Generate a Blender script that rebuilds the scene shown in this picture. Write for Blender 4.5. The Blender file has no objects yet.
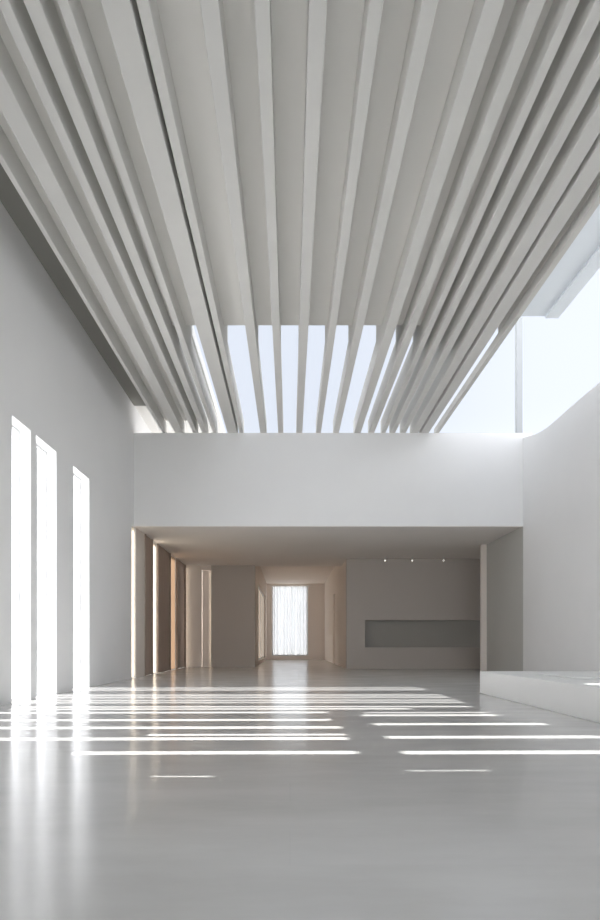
import bpy, bmesh, math, random
from mathutils import Vector
random.seed(4)
C = bpy.context.scene.collection
sc = bpy.context.scene

# ------------------------------------------------------------------ materials
def new_mat(name):
    m = bpy.data.materials.new(name); m.use_nodes = True
    nt = m.node_tree
    return m, nt, nt.nodes['Principled BSDF']

def plaster(name, col, rough=0.85, var=0.03, bump=0.04, scale=0.7, spec=0.3):
    m, nt, b = new_mat(name)
    tc = nt.nodes.new('ShaderNodeTexCoord')
    n = nt.nodes.new('ShaderNodeTexNoise'); n.inputs['Scale'].default_value = scale; n.inputs['Detail'].default_value = 4
    nt.links.new(tc.outputs['Object'], n.inputs['Vector'])
    r = nt.nodes.new('ShaderNodeMapRange')
    r.inputs['To Min'].default_value = 1 - var; r.inputs['To Max'].default_value = 1 + var
    nt.links.new(n.outputs['Fac'], r.inputs['Value'])
    v = nt.nodes.new('ShaderNodeVectorMath'); v.operation = 'SCALE'
    v.inputs[0].default_value = col
    nt.links.new(r.outputs['Result'], v.inputs['Scale'])
    nt.links.new(v.outputs['Vector'], b.inputs['Base Color'])
    n2 = nt.nodes.new('ShaderNodeTexNoise'); n2.inputs['Scale'].default_value = 60; n2.inputs['Detail'].default_value = 3
    nt.links.new(tc.outputs['Object'], n2.inputs['Vector'])
    bp = nt.nodes.new('ShaderNodeBump'); bp.inputs['Strength'].default_value = bump; bp.inputs['Distance'].default_value = 0.01
    nt.links.new(n2.outputs['Fac'], bp.inputs['Height'])
    nt.links.new(bp.outputs['Normal'], b.inputs['Normal'])
    b.inputs['Roughness'].default_value = rough
    b.inputs['Specular IOR Level'].default_value = spec
    return m

M = {}
M['white'] = plaster('white_plaster', (0.80, 0.80, 0.80))
M['beam'] = plaster('beam_paint', (0.67, 0.665, 0.645), var=0.04, scale=1.5)
M['deck'] = plaster('deck_paint', (0.76, 0.75, 0.725))
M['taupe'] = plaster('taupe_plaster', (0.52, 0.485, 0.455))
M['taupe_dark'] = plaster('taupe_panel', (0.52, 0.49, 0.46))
M['ceil_back'] = plaster('hall_ceiling', (0.80, 0.77, 0.74))
M['hallwall'] = plaster('hall_wall', (0.78, 0.72, 0.67))
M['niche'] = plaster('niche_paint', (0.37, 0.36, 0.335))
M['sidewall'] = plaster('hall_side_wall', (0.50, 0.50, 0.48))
M['plinth'] = plaster('plinth_stone', (0.82, 0.82, 0.81), rough=0.6)
M['post'] = plaster('post_paint', (0.42, 0.435, 0.45), rough=.5)
M['eave_skyglow'] = plaster('eave_painted_skyglow', (0.84, 0.89, 0.94))  # sky light on the soffit is put into this pale blue colour
M['gap_shade'] = plaster('painted_gap_shade', (0.26, 0.255, 0.235))  # dark colour paints the shade of the gap at the roof edge
M['frame'] = plaster('frame_paint', (0.72, 0.73, 0.74), rough=0.5)
M['outside'] = plaster('terrace_stone', (0.62, 0.62, 0.60))

def wood(name, c1, c2):
    m, nt, b = new_mat(name)
    tc = nt.nodes.new('ShaderNodeTexCoord')
    mp = nt.nodes.new('ShaderNodeMapping'); mp.inputs['Scale'].default_value = (9, 9, 0.5)
    n = nt.nodes.new('ShaderNodeTexNoise'); n.inputs['Scale'].default_value = 2; n.inputs['Detail'].default_value = 6
    cr = nt.nodes.new('ShaderNodeValToRGB')
    cr.color_ramp.elements[0].position = .3; cr.color_ramp.elements[1].position = .7
    cr.color_ramp.elements[0].color = (*c1, 1); cr.color_ramp.elements[1].color = (*c2, 1)
    nt.links.new(tc.outputs['Object'], mp.inputs['Vector']); nt.links.new(mp.outputs['Vector'], n.inputs['Vector'])
    nt.links.new(n.outputs['Fac'], cr.inputs['Fac']); nt.links.new(cr.outputs['Color'], b.inputs['Base Color'])
    b.inputs['Roughness'].default_value = .55
    return m
M['wood'] = wood('brown_timber', (0.34, 0.265, 0.22), (0.43, 0.345, 0.29))
M['tan'] = wood('tan_timber', (0.50, 0.36, 0.26), (0.62, 0.46, 0.34))

def floor_mat():
    m, nt, b = new_mat('polished_floor')
    tc = nt.nodes.new('ShaderNodeTexCoord')
    mp = nt.nodes.new('ShaderNodeMapping'); mp.inputs['Scale'].default_value = (0.5, 1.6, 1)
    n = nt.nodes.new('ShaderNodeTexNoise'); n.inputs['Scale'].default_value = 1.3; n.inputs['Detail'].default_value = 9; n.inputs['Roughness'].default_value = .62
    nt.links.new(tc.outputs['Object'], mp.inputs['Vector']); nt.links.new(mp.outputs['Vector'], n.inputs['Vector'])
    cr = nt.nodes.new('ShaderNodeValToRGB')
    cr.color_ramp.elements[0].position = .3; cr.color_ramp.elements[1].position = .72
    cr.color_ramp.elements[0].color = (0.58, 0.575, 0.568, 1); cr.color_ramp.elements[1].color = (0.66, 0.657, 0.65, 1)
    nt.links.new(n.outputs['Fac'], cr.inputs['Fac'])
    # large stone slabs with faint joints
    br = nt.nodes.new('ShaderNodeTexBrick'); br.inputs['Scale'].default_value = 1
    br.inputs['Color1'].default_value = (1, 1, 1, 1); br.inputs['Color2'].default_value = (.975, .975, .97, 1)
    br.inputs['Mortar'].default_value = (.96, .96, .96, 1); br.inputs['Mortar Size'].default_value = .004
    br.inputs['Brick Width'].default_value = 40; br.inputs['Row Height'].default_value = .6
    nt.links.new(tc.outputs['Object'], br.inputs['Vector'])
    mx = nt.nodes.new('ShaderNodeMix'); mx.data_type = 'RGBA'; mx.blend_type = 'MULTIPLY'; mx.inputs['Factor'].default_value = 1
    nt.links.new(cr.outputs['Color'], mx.inputs['A']); nt.links.new(br.outputs['Color'], mx.inputs['B'])
    nt.links.new(mx.outputs['Result'], b.inputs['Base Color'])
    rr = nt.nodes.new('ShaderNodeMapRange'); rr.inputs['To Min'].default_value = .13; rr.inputs['To Max'].default_value = .21
    nt.links.new(n.outputs['Fac'], rr.inputs['Value']); nt.links.new(rr.outputs['Result'], b.inputs['Roughness'])
    b.inputs['Specular IOR Level'].default_value = .4
    return m
M['floor'] = floor_mat()

def glass(name, transp, trans_col, gloss=.05):
    m = bpy.data.materials.new(name); m.use_nodes = True
    nt = m.node_tree; nt.nodes.clear()
    out = nt.nodes.new('ShaderNodeOutputMaterial')
    tr = nt.nodes.new('ShaderNodeBsdfTransparent')
    tl = nt.nodes.new('ShaderNodeBsdfTranslucent'); tl.inputs['Color'].default_value = (*trans_col, 1)
    gl = nt.nodes.new('ShaderNodeBsdfGlossy'); gl.inputs['Roughness'].default_value = .05
    a = nt.nodes.new('ShaderNodeMixShader'); a.inputs['Fac'].default_value = transp
    nt.links.new(tl.outputs[0], a.inputs[1]); nt.links.new(tr.outputs[0], a.inputs[2])
    c = nt.nodes.new('ShaderNodeMixShader'); c.inputs['Fac'].default_value = gloss
    nt.links.new(a.outputs[0], c.inputs[1]); nt.links.new(gl.outputs[0], c.inputs[2])
    nt.links.new(c.outputs[0], out.inputs['Surface'])
    return m
M['glass_clear'] = glass('clear_glass', .96, (.9, .9, .9))
M['glass_frost'] = glass('hazy_glass', .74, (.95, .96, 1))
M['panel_cream'] = glass('cream_translucent_panel', 0, (.52, .48, .43), .02)
M['panel_tan'] = glass('tan_translucent_panel', 0, (.31, .25, .20), .02)

M['panel_warm'] = glass('warm_translucent_panel', 0, (.26, .235, .21), .02)
def curtain_mat():
    m = bpy.data.materials.new('sheer_curtain'); m.use_nodes = True
    nt = m.node_tree; nt.nodes.clear()
    out = nt.nodes.new('ShaderNodeOutputMaterial')
    tl = nt.nodes.new('ShaderNodeBsdfTranslucent'); tl.inputs['Color'].default_value = (.74, .75, .76, 1)
    df = nt.nodes.new('ShaderNodeBsdfDiffuse'); df.inputs['Color'].default_value = (.55, .55, .55, 1)
    tr = nt.nodes.new('ShaderNodeBsdfTransparent')
    tc = nt.nodes.new('ShaderNodeTexCoord')
    mp = nt.nodes.new('ShaderNodeMapping'); mp.inputs['Scale'].default_value = (3.5, 0, 0)
    n = nt.nodes.new('ShaderNodeTexNoise'); n.inputs['Scale'].default_value = 1; n.inputs['Detail'].default_value = 3
    mr = nt.nodes.new('ShaderNodeMapRange'); mr.inputs['From Min'].default_value = .3; mr.inputs['From Max'].default_value = .7
    mr.inputs['To Min'].default_value = .0; mr.inputs['To Max'].default_value = .40
    nt.links.new(tc.outputs['Object'], mp.inputs['Vector']); nt.links.new(mp.outputs['Vector'], n.inputs['Vector'])
    nt.links.new(n.outputs['Fac'], mr.inputs['Value'])
    a = nt.nodes.new('ShaderNodeMixShader'); a.inputs['Fac'].default_value = .25
    nt.links.new(tl.outputs[0], a.inputs[1]); nt.links.new(df.outputs[0], a.inputs[2])
    b = nt.nodes.new('ShaderNodeMixShader'); nt.links.new(mr.outputs['Result'], b.inputs['Fac'])
    nt.links.new(a.outputs[0], b.inputs[1]); nt.links.new(tr.outputs[0], b.inputs[2])
    nt.links.new(b.outputs[0], out.inputs['Surface'])
    return m
M['curtain'] = curtain_mat()

def metal(name, col, rough=.3):
    m, nt, b = new_mat(name)
    b.inputs['Base Color'].default_value = (*col, 1); b.inputs['Metallic'].default_value = 1; b.inputs['Roughness'].default_value = rough
    n = nt.nodes.new('ShaderNodeTexNoise'); n.inputs['Scale'].default_value = 40
    r = nt.nodes.new('ShaderNodeMapRange'); r.inputs['To Min'].default_value = rough - .05; r.inputs['To Max'].default_value = rough + .1
    nt.links.new(n.outputs['Fac'], r.inputs['Value']); nt.links.new(r.outputs['Result'], b.inputs['Roughness'])
    return m
M['steel'] = metal('brushed_steel', (.7, .7, .7))
m, nt, b = new_mat('lamp_lens'); M['lens'] = m
b.inputs['Emission Color'].default_value = (1, .95, .85, 1); b.inputs['Emission Strength'].default_value = 2.5

# ------------------------------------------------------------------ mesh helpers
def box(bm, x0, x1, y0, y1, z0, z1):
    vs = [bm.verts.new(p) for p in ((x0,y0,z0),(x1,y0,z0),(x1,y1,z0),(x0,y1,z0),(x0,y0,z1),(x1,y0,z1),(x1,y1,z1),(x0,y1,z1))]
    for f in ((0,3,2,1),(4,5,6,7),(0,1,5,4),(1,2,6,5),(2,3,7,6),(3,0,4,7)):
        bm.faces.new([vs[i] for i in f])

def cyl(bm, p0, p1, r0, r1=None, n=20):
    r1 = r0 if r1 is None else r1
    p0, p1 = Vector(p0), Vector(p1); d = (p1 - p0).normalized()
    a = d.orthogonal().normalized(); b2 = d.cross(a)
    A = [bm.verts.new(p0 + (a*math.cos(2*math.pi*i/n) + b2*math.sin(2*math.pi*i/n))*r0) for i in range(n)]
    B = [bm.verts.new(p1 + (a*math.cos(2*math.pi*i/n) + b2*math.sin(2*math.pi*i/n))*r1) for i in range(n)]
    for i in range(n):
        bm.faces.new((A[i], A[(i+1) % n], B[(i+1) % n], B[i]))
    bm.faces.new(A[::-1]); bm.faces.new(B)

def link(name, bm, mat, parent=None, bevel=0):
    me = bpy.data.meshes.new(name)
    bmesh.ops.recalc_face_normals(bm, faces=bm.faces)
    bm.to_mesh(me); bm.free(); me.materials.append(M[mat])
    o = bpy.data.objects.new(name, me); C.objects.link(o)
    if parent: o.parent = parent
    if bevel:
        md = o.modifiers.new('bevel', 'BEVEL'); md.width = bevel; md.segments = 2; md.limit_method = 'ANGLE'
    return o

def boxes(name, lst, mat, parent=None, bevel=0):
    bm = bmesh.new()
    for b_ in lst: box(bm, *b_)
    return link(name, bm, mat, parent, bevel)

def struct(o): o['kind'] = 'structure'; return o
def tag(o, label, cat, group=None):
    o['label'] = label; o['category'] = cat
    if group: o['group'] = group
    return o
def empty(name, loc):
    o = bpy.data.objects.new(name, None); C.objects.link(o); o.location = loc; o.empty_display_size = .3
    return o

EYE = 1.1
WL, WT = -5.2, 0.30           # left wall inner face, thickness
WR = 7.77                     # right wall inner face
ZB = 8.17                     # beam bottom / upper wall top
ZD = 9.10                     # underside of the roof deck
OPEN = 5.07                   # head of the hall opening
NEAR = -9.0                   # end of the room behind the camera

# ------------------------------------------------------------------ floor and ground
struct(boxes('floor', [(-5.2, 9.6, NEAR, 47, -.2, 0)], 'floor'))
struct(boxes('ground', [(-90, -5.45, -80, 130, -.5, -.12), (9.7, 90, -80, 130, -.5, -.12),
                        (-5.45, 9.7, -80, NEAR-.1, -.5, -.12), (-5.45, 9.7, 47.3, 130, -.5, -.12)], 'outside'))

# ------------------------------------------------------------------ left wall with its openings
wins = [(11.22, 12.04, 0, 5.4), (12.28, 13.36, 0, 5.4), (14.38, 15.54, 0, 5.4)]
low = [(4.96, .04, 2.45, 2.95), (6.06, .19, 1.82, 3.75), (6.98, .22, .25, 3.75), (7.29, .15, 2.1, 3.75),
       (7.93, .24, .25, 3.75), (8.74, .22, .25, 3.7), (9.72, .24, .25, 3.7), (10.25, .2, .25, 4.6), (10.62, .2, .25, 5.3)]
high = [(5.16, .04, 3.78, 4.4), (6.04, .2, 3.86, 5.6), (7.06, .22, 3.86, 5.6), (8.24, .22, 3.86, 5.5),
        (9.30, .22, 3.84, 5.3), (9.66, .14, 3.9, 5.3), (9.05, .26, 6.42, 7.3)]
added_slits = [(c - w/2, c + w/2, a, b_) for c, w, a, b_ in low + high]  # unseen slits added and shaped to throw the sun stripes on the floor
ops = wins + added_slits
def wall_cols(ops, y0, y1, z1, x0, x1, z0=0):
    ys = sorted({y0, y1, *[o[0] for o in ops], *[o[1] for o in ops]})
    res = []
    for a, b_ in zip(ys, ys[1:]):
        if b_ - a < 1e-5: continue
        mid = (a + b_)/2
        cuts = sorted((o[2], o[3]) for o in ops if o[0] < mid < o[1])
        z = z0
        for c0, c1 in cuts:
            if c0 > z: res.append((x0, x1, a, b_, z, c0))
            z = max(z, c1)
        if z < z1: res.append((x0, x1, a, b_, z, z1))
    return res
struct(boxes('wall_left', wall_cols(ops, NEAR, 19.70, ZD, WL-WT, WL) + [(WL-WT, WL, 19.7, 26.0, OPEN+.3, ZD), (WL-WT, WL, 19.7, 20.3, OPEN, OPEN+.3)], 'white'))

def window(n, o_, lights, mat, transoms=()):
    y0, y1, z0, z1 = o_
    r = empty('window_%d' % n, (WL-WT+.04, (y0+y1)/2, z0)); r['kind'] = 'structure'
    cx = -(WL-WT+.04); cy = -(y0+y1)/2; cz = -z0
    fx0, fx1 = WL-WT+.01, WL-WT+.07
    t = .035 if (y1-y0) > .3 else .006
    L = []
    e = .002
    ys = [y0+e] + [v for l in lights for v in l] + [y1-e]
    for a, b_ in zip(ys[::2], ys[1::2]):
        if b_-a > .001: L.append((fx0, fx1, a, b_, z0+e, z1-e))
    for l in lights:
        L.append((fx0, fx1, l[0], l[1], z1-t-e, z1-e)); L.append((fx0, fx1, l[0], l[1], z0+e, z0+t+e))
    mv = lambda b_: (b_[0]+cx, b_[1]+cx, b_[2]+cy, b_[3]+cy, b_[4]+cz, b_[5]+cz)
    boxes('window_frame', [mv(b_) for b_ in L], 'frame', r)
    for l in lights:
        boxes('pane', [mv((WL-WT+.03, WL-WT+.04, l[0], l[1], z0+t+e, z1-t-e))], mat, r)
window(1, wins[0], [(11.27, 11.56), (11.70, 12.02)], 'glass_frost')
window(2, wins[1], [(12.33, 12.74), (12.90, 13.33)], 'glass_frost')
window(3, wins[2], [(14.43, 14.86), (15.06, 15.51)], 'glass_frost')
for i, s in enumerate(added_slits):
    window(4+i, s, [(s[0]+.008, s[1]-.008)], 'glass_clear')

# ------------------------------------------------------------------ right wall with a dipping curved top
def hprof(y):
    pts = [(NEAR, 7.3), (8, 7.6), (12, 7.68), (15.04, 7.69), (16.6, 7.70), (17.6, 7.66), (18.6, 7.68), (19.3, 7.82), (20.0, 8.05)]
    for (a, ha), (b_, hb) in zip(pts, pts[1:]):
        if y <= b_:
            t = (y-a)/(b_-a); return ha + (hb-ha)*t
    return pts[-1][1]
bm = bmesh.new()
ys = [NEAR + i*(20.0-NEAR)/90 for i in range(91)]
def sm(y): return sum(hprof(min(max(y+d, NEAR), 20.0)) for d in (-.6, -.4, -.2, 0, .2, .4, .6))/7
rows = []
for y in ys:
    h = sm(y)
    rows.append([bm.verts.new(p) for p in ((WR, y, 0), (WR, y, h), (WR+.3, y, h), (WR+.3, y, 0))])
for a, b_ in zip(rows, rows[1:]):
    for k in range(4):
        bm.faces.new((a[k], a[(k+1) % 4], b_[(k+1) % 4], b_[k]))
bm.faces.new(rows[0]); bm.faces.new(rows[-1][::-1])
struct(link('wall_right', bm, 'white'))

# upper wall over the hall opening
struct(boxes('wall_upper', [(WL, WR+.3, 20.0, 20.3, OPEN, ZB)], 'white'))
# far end of the room behind the camera: two wing walls, glazed between
struct(boxes('wall_rear', [(WL, WR, NEAR, NEAR+.3, 6.0, ZD)], 'white'))

# ------------------------------------------------------------------ roof deck
ZI = ZB + .40
struct(boxes('ceiling_eave', [(4.98, 6.52, NEAR, 14.60, ZD, ZD+.3)], 'eave_skyglow'))  # split from the deck so its sky-lit tone can be painted on
struct(boxes('ceiling', [(WL-WT, 4.979, NEAR, 14.95, ZD, ZD+.3), (WL-WT, -2.52, 14.95, 26.0, ZD, ZD+.3)], 'deck'))
struct(boxes('trim_1', [(6.2, 6.52, NEAR, 14.58, ZD-.06, ZD-.001)], 'eave_skyglow'))

def slat_mesh(w):
    bm = bmesh.new(); h = ZD-ZB-.002
    prof = [(NEAR+.302, 0), (20.28, 0), (20.28, .5), (14.95, .5), (14.95, h), (NEAR+.302, h)]
    A = [bm.verts.new((-w/2, y, z)) for y, z in prof]; B = [bm.verts.new((w/2, y, z)) for y, z in prof]
    n = len(prof)
    for k in range(n): bm.faces.new((A[k], A[(k+1) % n], B[(k+1) % n], B[k]))
    bm.faces.new(A[::-1]); bm.faces.new(B)
    return link('slat', bm, 'beam', bevel=.012)
beams = [(-4.21, .09), (-3.69, .28), (-3.16, .14), (-2.84, .18), (-2.50, .13), (-1.92, .33), (-1.62, .14), (-.89, .21), (-.31, .17),
         (.31, .20), (.95, .16), (1.54, .18), (2.25, .22), (2.72, .18), (3.12, .13), (3.43, .16), (3.78, .16), (4.16, .24)]
ordw = ['first', 'second', 'third', 'fourth', 'fifth', 'sixth', 'seventh', 'eighth', 'ninth', 'tenth', 'eleventh',
        'twelfth', 'thirteenth', 'fourteenth', 'fifteenth', 'sixteenth', 'seventeenth', 'eighteenth']
for i, (x, w) in enumerate(beams):
    o = slat_mesh(w)
    o.location = (x, 0, ZB+.001)
    tag(o, '%s deep white ceiling slat running lengthwise, %s from the left wall' % ('broad' if w > .22 else 'slim', ordw[i]),
        'ceiling slat', 'lengthwise ceiling slats')
o = slat_mesh(.27); o.location = (4.495, 0, ZB+.001)
tag(o, 'broad flat white slat just left of the thin bright slit near the right ceiling edge', 'ceiling slat', 'lengthwise ceiling slats')
o = boxes('slat', [(-.055, .055, NEAR+.302, 20.28, 0, .22)], 'beam', bevel=.01); o.location = (4.915, 0, ZB+.001)
tag(o, 'shallow white edge slat of the ceiling, along the open sky on the right', 'ceiling slat', 'lengthwise ceiling slats')

struct(boxes('added_sun_blocker', [(WL-WT, -4.6, 14.6, 21.5, ZD+.3, 19.9)], 'white'))  # unseen block added above the roof to keep sun off the right corner
struct(boxes('gap_shade_strip', [(WL+.001, -4.27, NEAR, 19.99, ZD-.03, ZD-.001)], 'gap_shade'))  # strip coloured dark as painted shade between wall and first slat
cur = -4.163; gaps = []
for x, w in beams[1:] + [(4.495, .27), (4.915, .11)]:
    gaps.append((cur+.002, x-w/2-.002, NEAR, 19.98 if x < -2.6 else 14.02, ZI, ZD-.001)); cur = x+w/2
gaps.append((4.859, 4.97, NEAR, 14.02, ZB+.225, ZD-.001))
struct(boxes('ceiling_infill', gaps, 'deck'))
# post at the right end of the upper wall
tag(boxes('post', [(7.58, 7.77, 20.04, 20.22, ZB+.001, 12.05)], 'post', bevel=.01),
    'slim pale grey post standing on the right end of the upper wall against the sky', 'post')

# ------------------------------------------------------------------ white platform on the right
pl = empty('platform', (6.0, 9, 0))
boxes('body', [(4.35-6, WR-6-.002, 2-9, 13.75-9, .001, .50)], 'plinth', pl, bevel=.008)
boxes('low_slab', [(5.0-6, 6.6-6, 10.7-9, 12.2-9, .501, .53)], 'plinth', pl, bevel=.006)
tag(pl, 'low white platform along the right wall with a sunlit patch on top', 'platform')

# ------------------------------------------------------------------ hall beyond the opening
struct(boxes('ceiling_hall', [(WL-WT, 9.6, 20.3, 27.95, OPEN, OPEN+.3), (WL-WT, 2.6, 27.95, 30.3, OPEN, OPEN+.3),
                              (WL, WR, 20.0, 20.3, OPEN-.02, OPEN-.001)], 'ceil_back'))
# left side: piers and glowing slots
struct(boxes('wall_hall_left', [(WL-WT, WL, 20.25, 21.45, 0, OPEN-.002)], 'hallwall'))
P = [(21.452, 22.6, 'wood', 'brown timber panel between the two brightest slots on the left of the hall'),
     (23.46, 26.0, 'wood', 'broad brown timber panel between the second bright slot and the tan slot'),
     (27.4, 29.75, 'wood', 'deepest brown timber panel on the hall left side, next to the far wall')]
for a, b_, mt, lab in P:
    o = boxes('timber_panel', [(-WT, 0, -(b_-a)/2, (b_-a)/2, 0, OPEN-.002),
                               (0, .05, -(b_-a)/2, -(b_-a)/2+.08, 0, OPEN-.002),
                               (0, .05, (b_-a)/2-.08, (b_-a)/2, 0, OPEN-.002)], mt, bevel=.006)
    o.location = (WL, (a+b_)/2, .001)
    tag(o, lab, 'wall panel')
S = [(19.70, 20.25, 'panel_cream', 'tall cream glowing slot at the left edge of the hall opening'),
     (22.6, 23.46, 'panel_cream', 'tall cream glowing slot, second from the left edge of the hall opening'),
     (26.0, 27.4, 'panel_tan', 'tall tan glowing slot, third along the hall left side'),
     (29.75, 30.0, 'panel_cream', 'thin pale glowing slot in the hall corner beside the far wall')]
for i, (a, b_, mt, lab) in enumerate(S):
    r = empty('window_%d' % (30+i), (WL-.06, (a+b_)/2, 0)); r['kind'] = 'structure'
    h = (b_-a)/2
    boxes('pane', [(-.01, .01, -h+.02, h-.02, .02, OPEN-.03)], mt, r)
    boxes('window_frame', [(-.03, .05, -h, -h+.02, 0, OPEN-.003), (-.03, .05, h-.02, h, 0, OPEN-.003),
                           (-.03, .05, -h+.02, h-.02, OPEN-.03, OPEN-.003), (-.03, .05, -h+.02, h-.02, 0, .02)], 'frame', r)
# far wall, left piece, with a narrow recess
struct(boxes('wall_back', [(WL-WT, -4.42, 30.0, 30.3, 0, OPEN), (-4.42, -3.93, 30.0, 30.3, 4.85, OPEN)], 'hallwall'))
struct(boxes('wall_back_panel', [(-3.93, -1.75, 29.9, 30.3, 0, OPEN)], 'taupe_dark'))
struct(boxes('wall_recess', [(-4.5, -4.12, 30.5, 30.7, 0, OPEN), (-4.5, -4.42, 30.3, 30.5, 0, OPEN), (-4.42, -3.93, 30.3, 30.7, 4.85, OPEN)], 'taupe'))
r = empty('window_34', (-4.02, 30.6, 0)); r['kind'] = 'structure'
boxes('pane', [(-.10, .09, -.01, .01, 0, 4.84)], 'panel_cream', r)
# corridor
CH = 5.70
struct(boxes('wall_corridor_left', [(-2.0, -1.75, 30.3, 33, 0, CH), (-2.0, -1.75, 43, 45.3, 0, CH), (-2.0, -1.75, 33, 43, 0, .2), (-2.0, -1.75, 33, 43, 4.6, CH)], 'hallwall'))
struct(boxes('wall_corridor_right', [(2.6, 2.9, 27.95, 34.7, 0, CH), (2.6, 2.9, 35.9, 45.3, 0, CH), (2.6, 2.9, 34.7, 35.9, 4.1, CH)], 'hallwall'))
struct(boxes('ceiling_corridor', [(-2.0, 2.9, 30.3, 45.3, CH, CH+.2), (-2.0, 2.6, 30.1, 30.3, OPEN+.3, CH)], 'hallwall'))
r = empty('window_36', (-1.9, 38, .2)); r['kind'] = 'structure'  # sunlit translucent panel added to warm and brighten the corridor walls
boxes('window_frame', [(-.04, .04, -5, -4.9, 0, 4.4), (-.04, .04, 4.9, 5, 0, 4.4), (-.04, .04, -4.9, 4.9, 0, .08), (-.04, .04, -4.9, 4.9, 4.32, 4.4)] +  # frame of the added corridor panel
      [(-.04, .04, y-.04, y+.04, .08, 4.32) for y in (-2.5, 0, 2.5)], 'frame', r)
boxes('pane', [(-.01, .01, a+.0, a+2.38, .08, 4.32) for a in (-4.88, -2.44, .06, 2.5)], 'panel_warm', r)
d = boxes('door_1', [(2.68, 2.74, 34.705, 35.895, .005, 4.095)], 'hallwall', bevel=.005); struct(d)
bm = bmesh.new(); cyl(bm, (2.6, 35.0, 1.05), (2.6, 35.14, 1.05), .014); cyl(bm, (2.6, 35.0, 1.05), (2.69, 35.0, 1.05), .012)
link('door_handle', bm, 'steel', d)
struct(boxes('wall_end', [(-1.75, -1.35, 45.0, 45.3, 0, CH), (1.35, 2.6, 45.0, 45.3, 0, CH), (-1.35, 1.35, 45.0, 45.3, 0, .3), (-1.35, 1.35, 45.0, 45.3, 5.55, CH)], 'hallwall'))
r = empty('window_35', (0, 45.15, .3)); r['kind'] = 'structure'
boxes('window_frame', [(-1.35, -1.27, -.04, .04, 0, 5.25), (1.27, 1.35, -.04, .04, 0, 5.25), (-1.27, 1.27, -.04, .04, 0, .08),
                       (-1.27, 1.27, -.04, .04, 5.17, 5.25)], 'frame', r)
boxes('pane', [(-1.27, 1.27, -.01, .01, .08, 5.17)], 'glass_clear', r)
# sheer curtain
cu = empty('curtain', (0, 44.85, .34))
bm = bmesh.new(); prev = None; N = 260
for i in range(N+1):
    t = i/N; x = -1.33 + 2.66*t
    y = .035*math.sin(t*2*math.pi*12 + 1.2*math.sin(t*11))
    col = [bm.verts.new((x, y, 5.14*(1-k/6))) for k in range(7)]
    if prev:
        for k in range(6): bm.faces.new((prev[k], col[k], col[k+1], prev[k+1]))
    prev = col
f = link('fabric', bm, 'curtain', cu)
for p in f.data.polygons: p.use_smooth = True
bm = bmesh.new(); cyl(bm, (-1.5, 0, 5.17), (1.5, 0, 5.17), .02)
link('rail', bm, 'steel', cu)
tag(cu, 'white sheer pleated curtain glowing in the tall window at the corridor end', 'curtain')

# far wall, right piece, with the long niche
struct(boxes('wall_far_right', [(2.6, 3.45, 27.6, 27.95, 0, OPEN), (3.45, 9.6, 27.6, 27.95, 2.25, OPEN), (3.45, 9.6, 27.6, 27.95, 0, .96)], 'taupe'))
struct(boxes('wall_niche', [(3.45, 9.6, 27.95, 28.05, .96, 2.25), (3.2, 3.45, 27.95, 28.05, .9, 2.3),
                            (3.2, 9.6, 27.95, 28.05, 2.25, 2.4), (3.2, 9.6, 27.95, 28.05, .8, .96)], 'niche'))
# a thin recessed shadow line around the niche is formed by this ledge
tag(boxes('ledge', [(3.46, 9.5, 27.58, 27.94, .962, .99)], 'taupe_dark', bevel=.004), 'thin grey ledge along the bottom of the long wall niche', 'shelf')
# right side of the hall
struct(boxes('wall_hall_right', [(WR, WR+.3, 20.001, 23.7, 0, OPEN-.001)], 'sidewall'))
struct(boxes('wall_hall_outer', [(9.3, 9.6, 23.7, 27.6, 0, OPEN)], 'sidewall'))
tag(boxes('pilaster', [(7.55, 9.29, 23.7, 23.85, .001, OPEN-.002)], 'hallwall', bevel=.01),
    'pale pilaster edge at the right of the hall, beside the dark side wall', 'pilaster')
# downlights
for i, (x, lab) in enumerate([(4.30, 'small lit ceiling spotlight above the niche, leftmost of three'),
                              (5.53, 'small lit ceiling spotlight above the niche, middle of three'),
                              (6.94, 'small lit ceiling spotlight above the niche, rightmost of three, nearest the pilaster')]):
    r = empty('spotlight', (x, 27.1, OPEN))
    bm = bmesh.new(); cyl(bm, (0, 0, -.001), (0, 0, -.02), .05); cyl(bm, (0, 0, -.02), (0, 0, -.07), .012)
    link('mount', bm, 'steel', r)
    bm = bmesh.new(); cyl(bm, (.02, .05, -.06), (-.02, -.05, -.16), .035, .04)
    link('lamp_head', bm, 'steel', r)
    bm = bmesh.new(); cyl(bm, (-.0202, -.0505, -.161), (-.024, -.06, -.17), .032)
    link('lens', bm, 'lens', r)
    tag(r, lab, 'spotlight', 'ceiling spotlights above the niche')

# ------------------------------------------------------------------ sun and sky
EL = math.atan(.607); AZ = math.radians(0.8)
sd = Vector((math.cos(EL)*math.cos(AZ), math.cos(EL)*math.sin(AZ), -math.sin(EL)))
l = bpy.data.lights.new('sun', 'SUN'); l.energy = 20; l.angle = math.radians(.5); l.color = (1, .985, .96)
lo = bpy.data.objects.new('sun', l); C.objects.link(lo); lo.rotation_euler = sd.to_track_quat('-Z', 'Y').to_euler(); lo.location = (-20, 10, 20)

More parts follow.
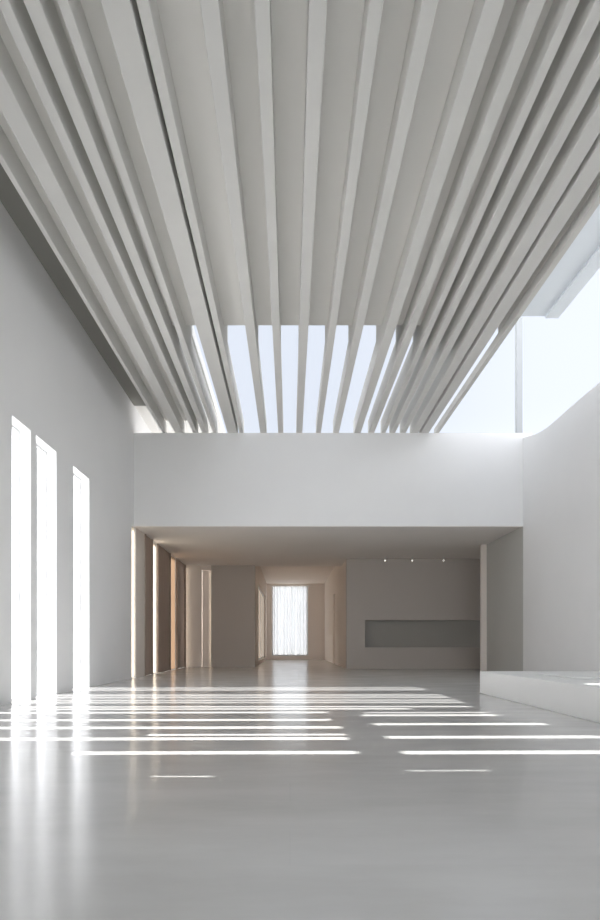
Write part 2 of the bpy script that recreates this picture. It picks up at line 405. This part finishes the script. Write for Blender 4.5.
w = bpy.data.worlds.new('sky'); sc.world = w; w.use_nodes = True
nt = w.node_tree; nt.nodes.clear()
out = nt.nodes.new('ShaderNodeOutputWorld'); bg = nt.nodes.new('ShaderNodeBackground')
tc = nt.nodes.new('ShaderNodeTexCoord'); sp = nt.nodes.new('ShaderNodeSeparateXYZ')
nt.links.new(tc.outputs['Generated'], sp.inputs[0])
def mr(src, a, b_, c, d_):
    n = nt.nodes.new('ShaderNodeMapRange'); n.interpolation_type = 'SMOOTHSTEP'
    for k, v in zip(('From Min', 'From Max', 'To Min', 'To Max'), (a, b_, c, d_)): n.inputs[k].default_value = v
    nt.links.new(src, n.inputs['Value']); return n.outputs['Result']
def add(a, b_):
    n = nt.nodes.new('ShaderNodeMath'); n.operation = 'ADD'; nt.links.new(a, n.inputs[0]); nt.links.new(b_, n.inputs[1]); return n.outputs[0]
dot = nt.nodes.new('ShaderNodeVectorMath'); dot.operation = 'DOT_PRODUCT'
nt.links.new(tc.outputs['Generated'], dot.inputs[0]); dot.inputs[1].default_value = Vector((-.60, -.78, .16)).normalized()
lobe0 = mr(dot.outputs['Value'], 0, 1.0, 0, 3.4)
mul = nt.nodes.new('ShaderNodeMath'); mul.operation = 'MULTIPLY'
nt.links.new(lobe0, mul.inputs[0]); nt.links.new(mr(sp.outputs['Z'], .12, .45, 1, .12), mul.inputs[1])
lobe = mul.outputs[0]
hz = nt.nodes.new('ShaderNodeMath'); hz.operation = 'MULTIPLY'
nt.links.new(mr(sp.outputs['Z'], .05, .36, .55, 0), hz.inputs[0]); nt.links.new(mr(sp.outputs['Y'], -.1, .6, 0, 1), hz.inputs[1])
haze = hz.outputs[0]
side = mr(sp.outputs['X'], .05, .42, 0, .14)
white = add(add(haze, side), mr(sp.outputs['X'], .48, .9, 0, 1.6))
tot = add(lobe, white)
# colour = blue sky base + white contributions
v1 = nt.nodes.new('ShaderNodeCombineXYZ')
for k in range(3): nt.links.new(tot, v1.inputs[k])
v2 = nt.nodes.new('ShaderNodeVectorMath'); v2.operation = 'ADD'; v2.inputs[0].default_value = (.79, .85, .96)
nt.links.new(v1.outputs[0], v2.inputs[1])
nt.links.new(v2.outputs[0], bg.inputs['Color']); bg.inputs['Strength'].default_value = 1
nt.links.new(bg.outputs[0], out.inputs['Surface'])

# ------------------------------------------------------------------ camera
cam = bpy.data.cameras.new('camera'); co = bpy.data.objects.new('camera', cam); C.objects.link(co)
co.location = (0, 0, EYE); co.rotation_euler = (math.pi/2, 0, 0)
cam.sensor_fit = 'HORIZONTAL'; cam.sensor_width = 36; cam.lens = 36
cam.shift_x = 10/600; cam.shift_y = 185/600
cam.clip_end = 300
sc.camera = co
sc.view_settings.view_transform = 'Standard'; sc.view_settings.look = 'None'
sc.view_settings.gamma = 1; sc.view_settings.use_curve_mapping = False
sc.view_settings.exposure = 0
sc.cycles.max_bounces = 14; sc.cycles.diffuse_bounces = 10; sc.cycles.transparent_max_bounces = 12
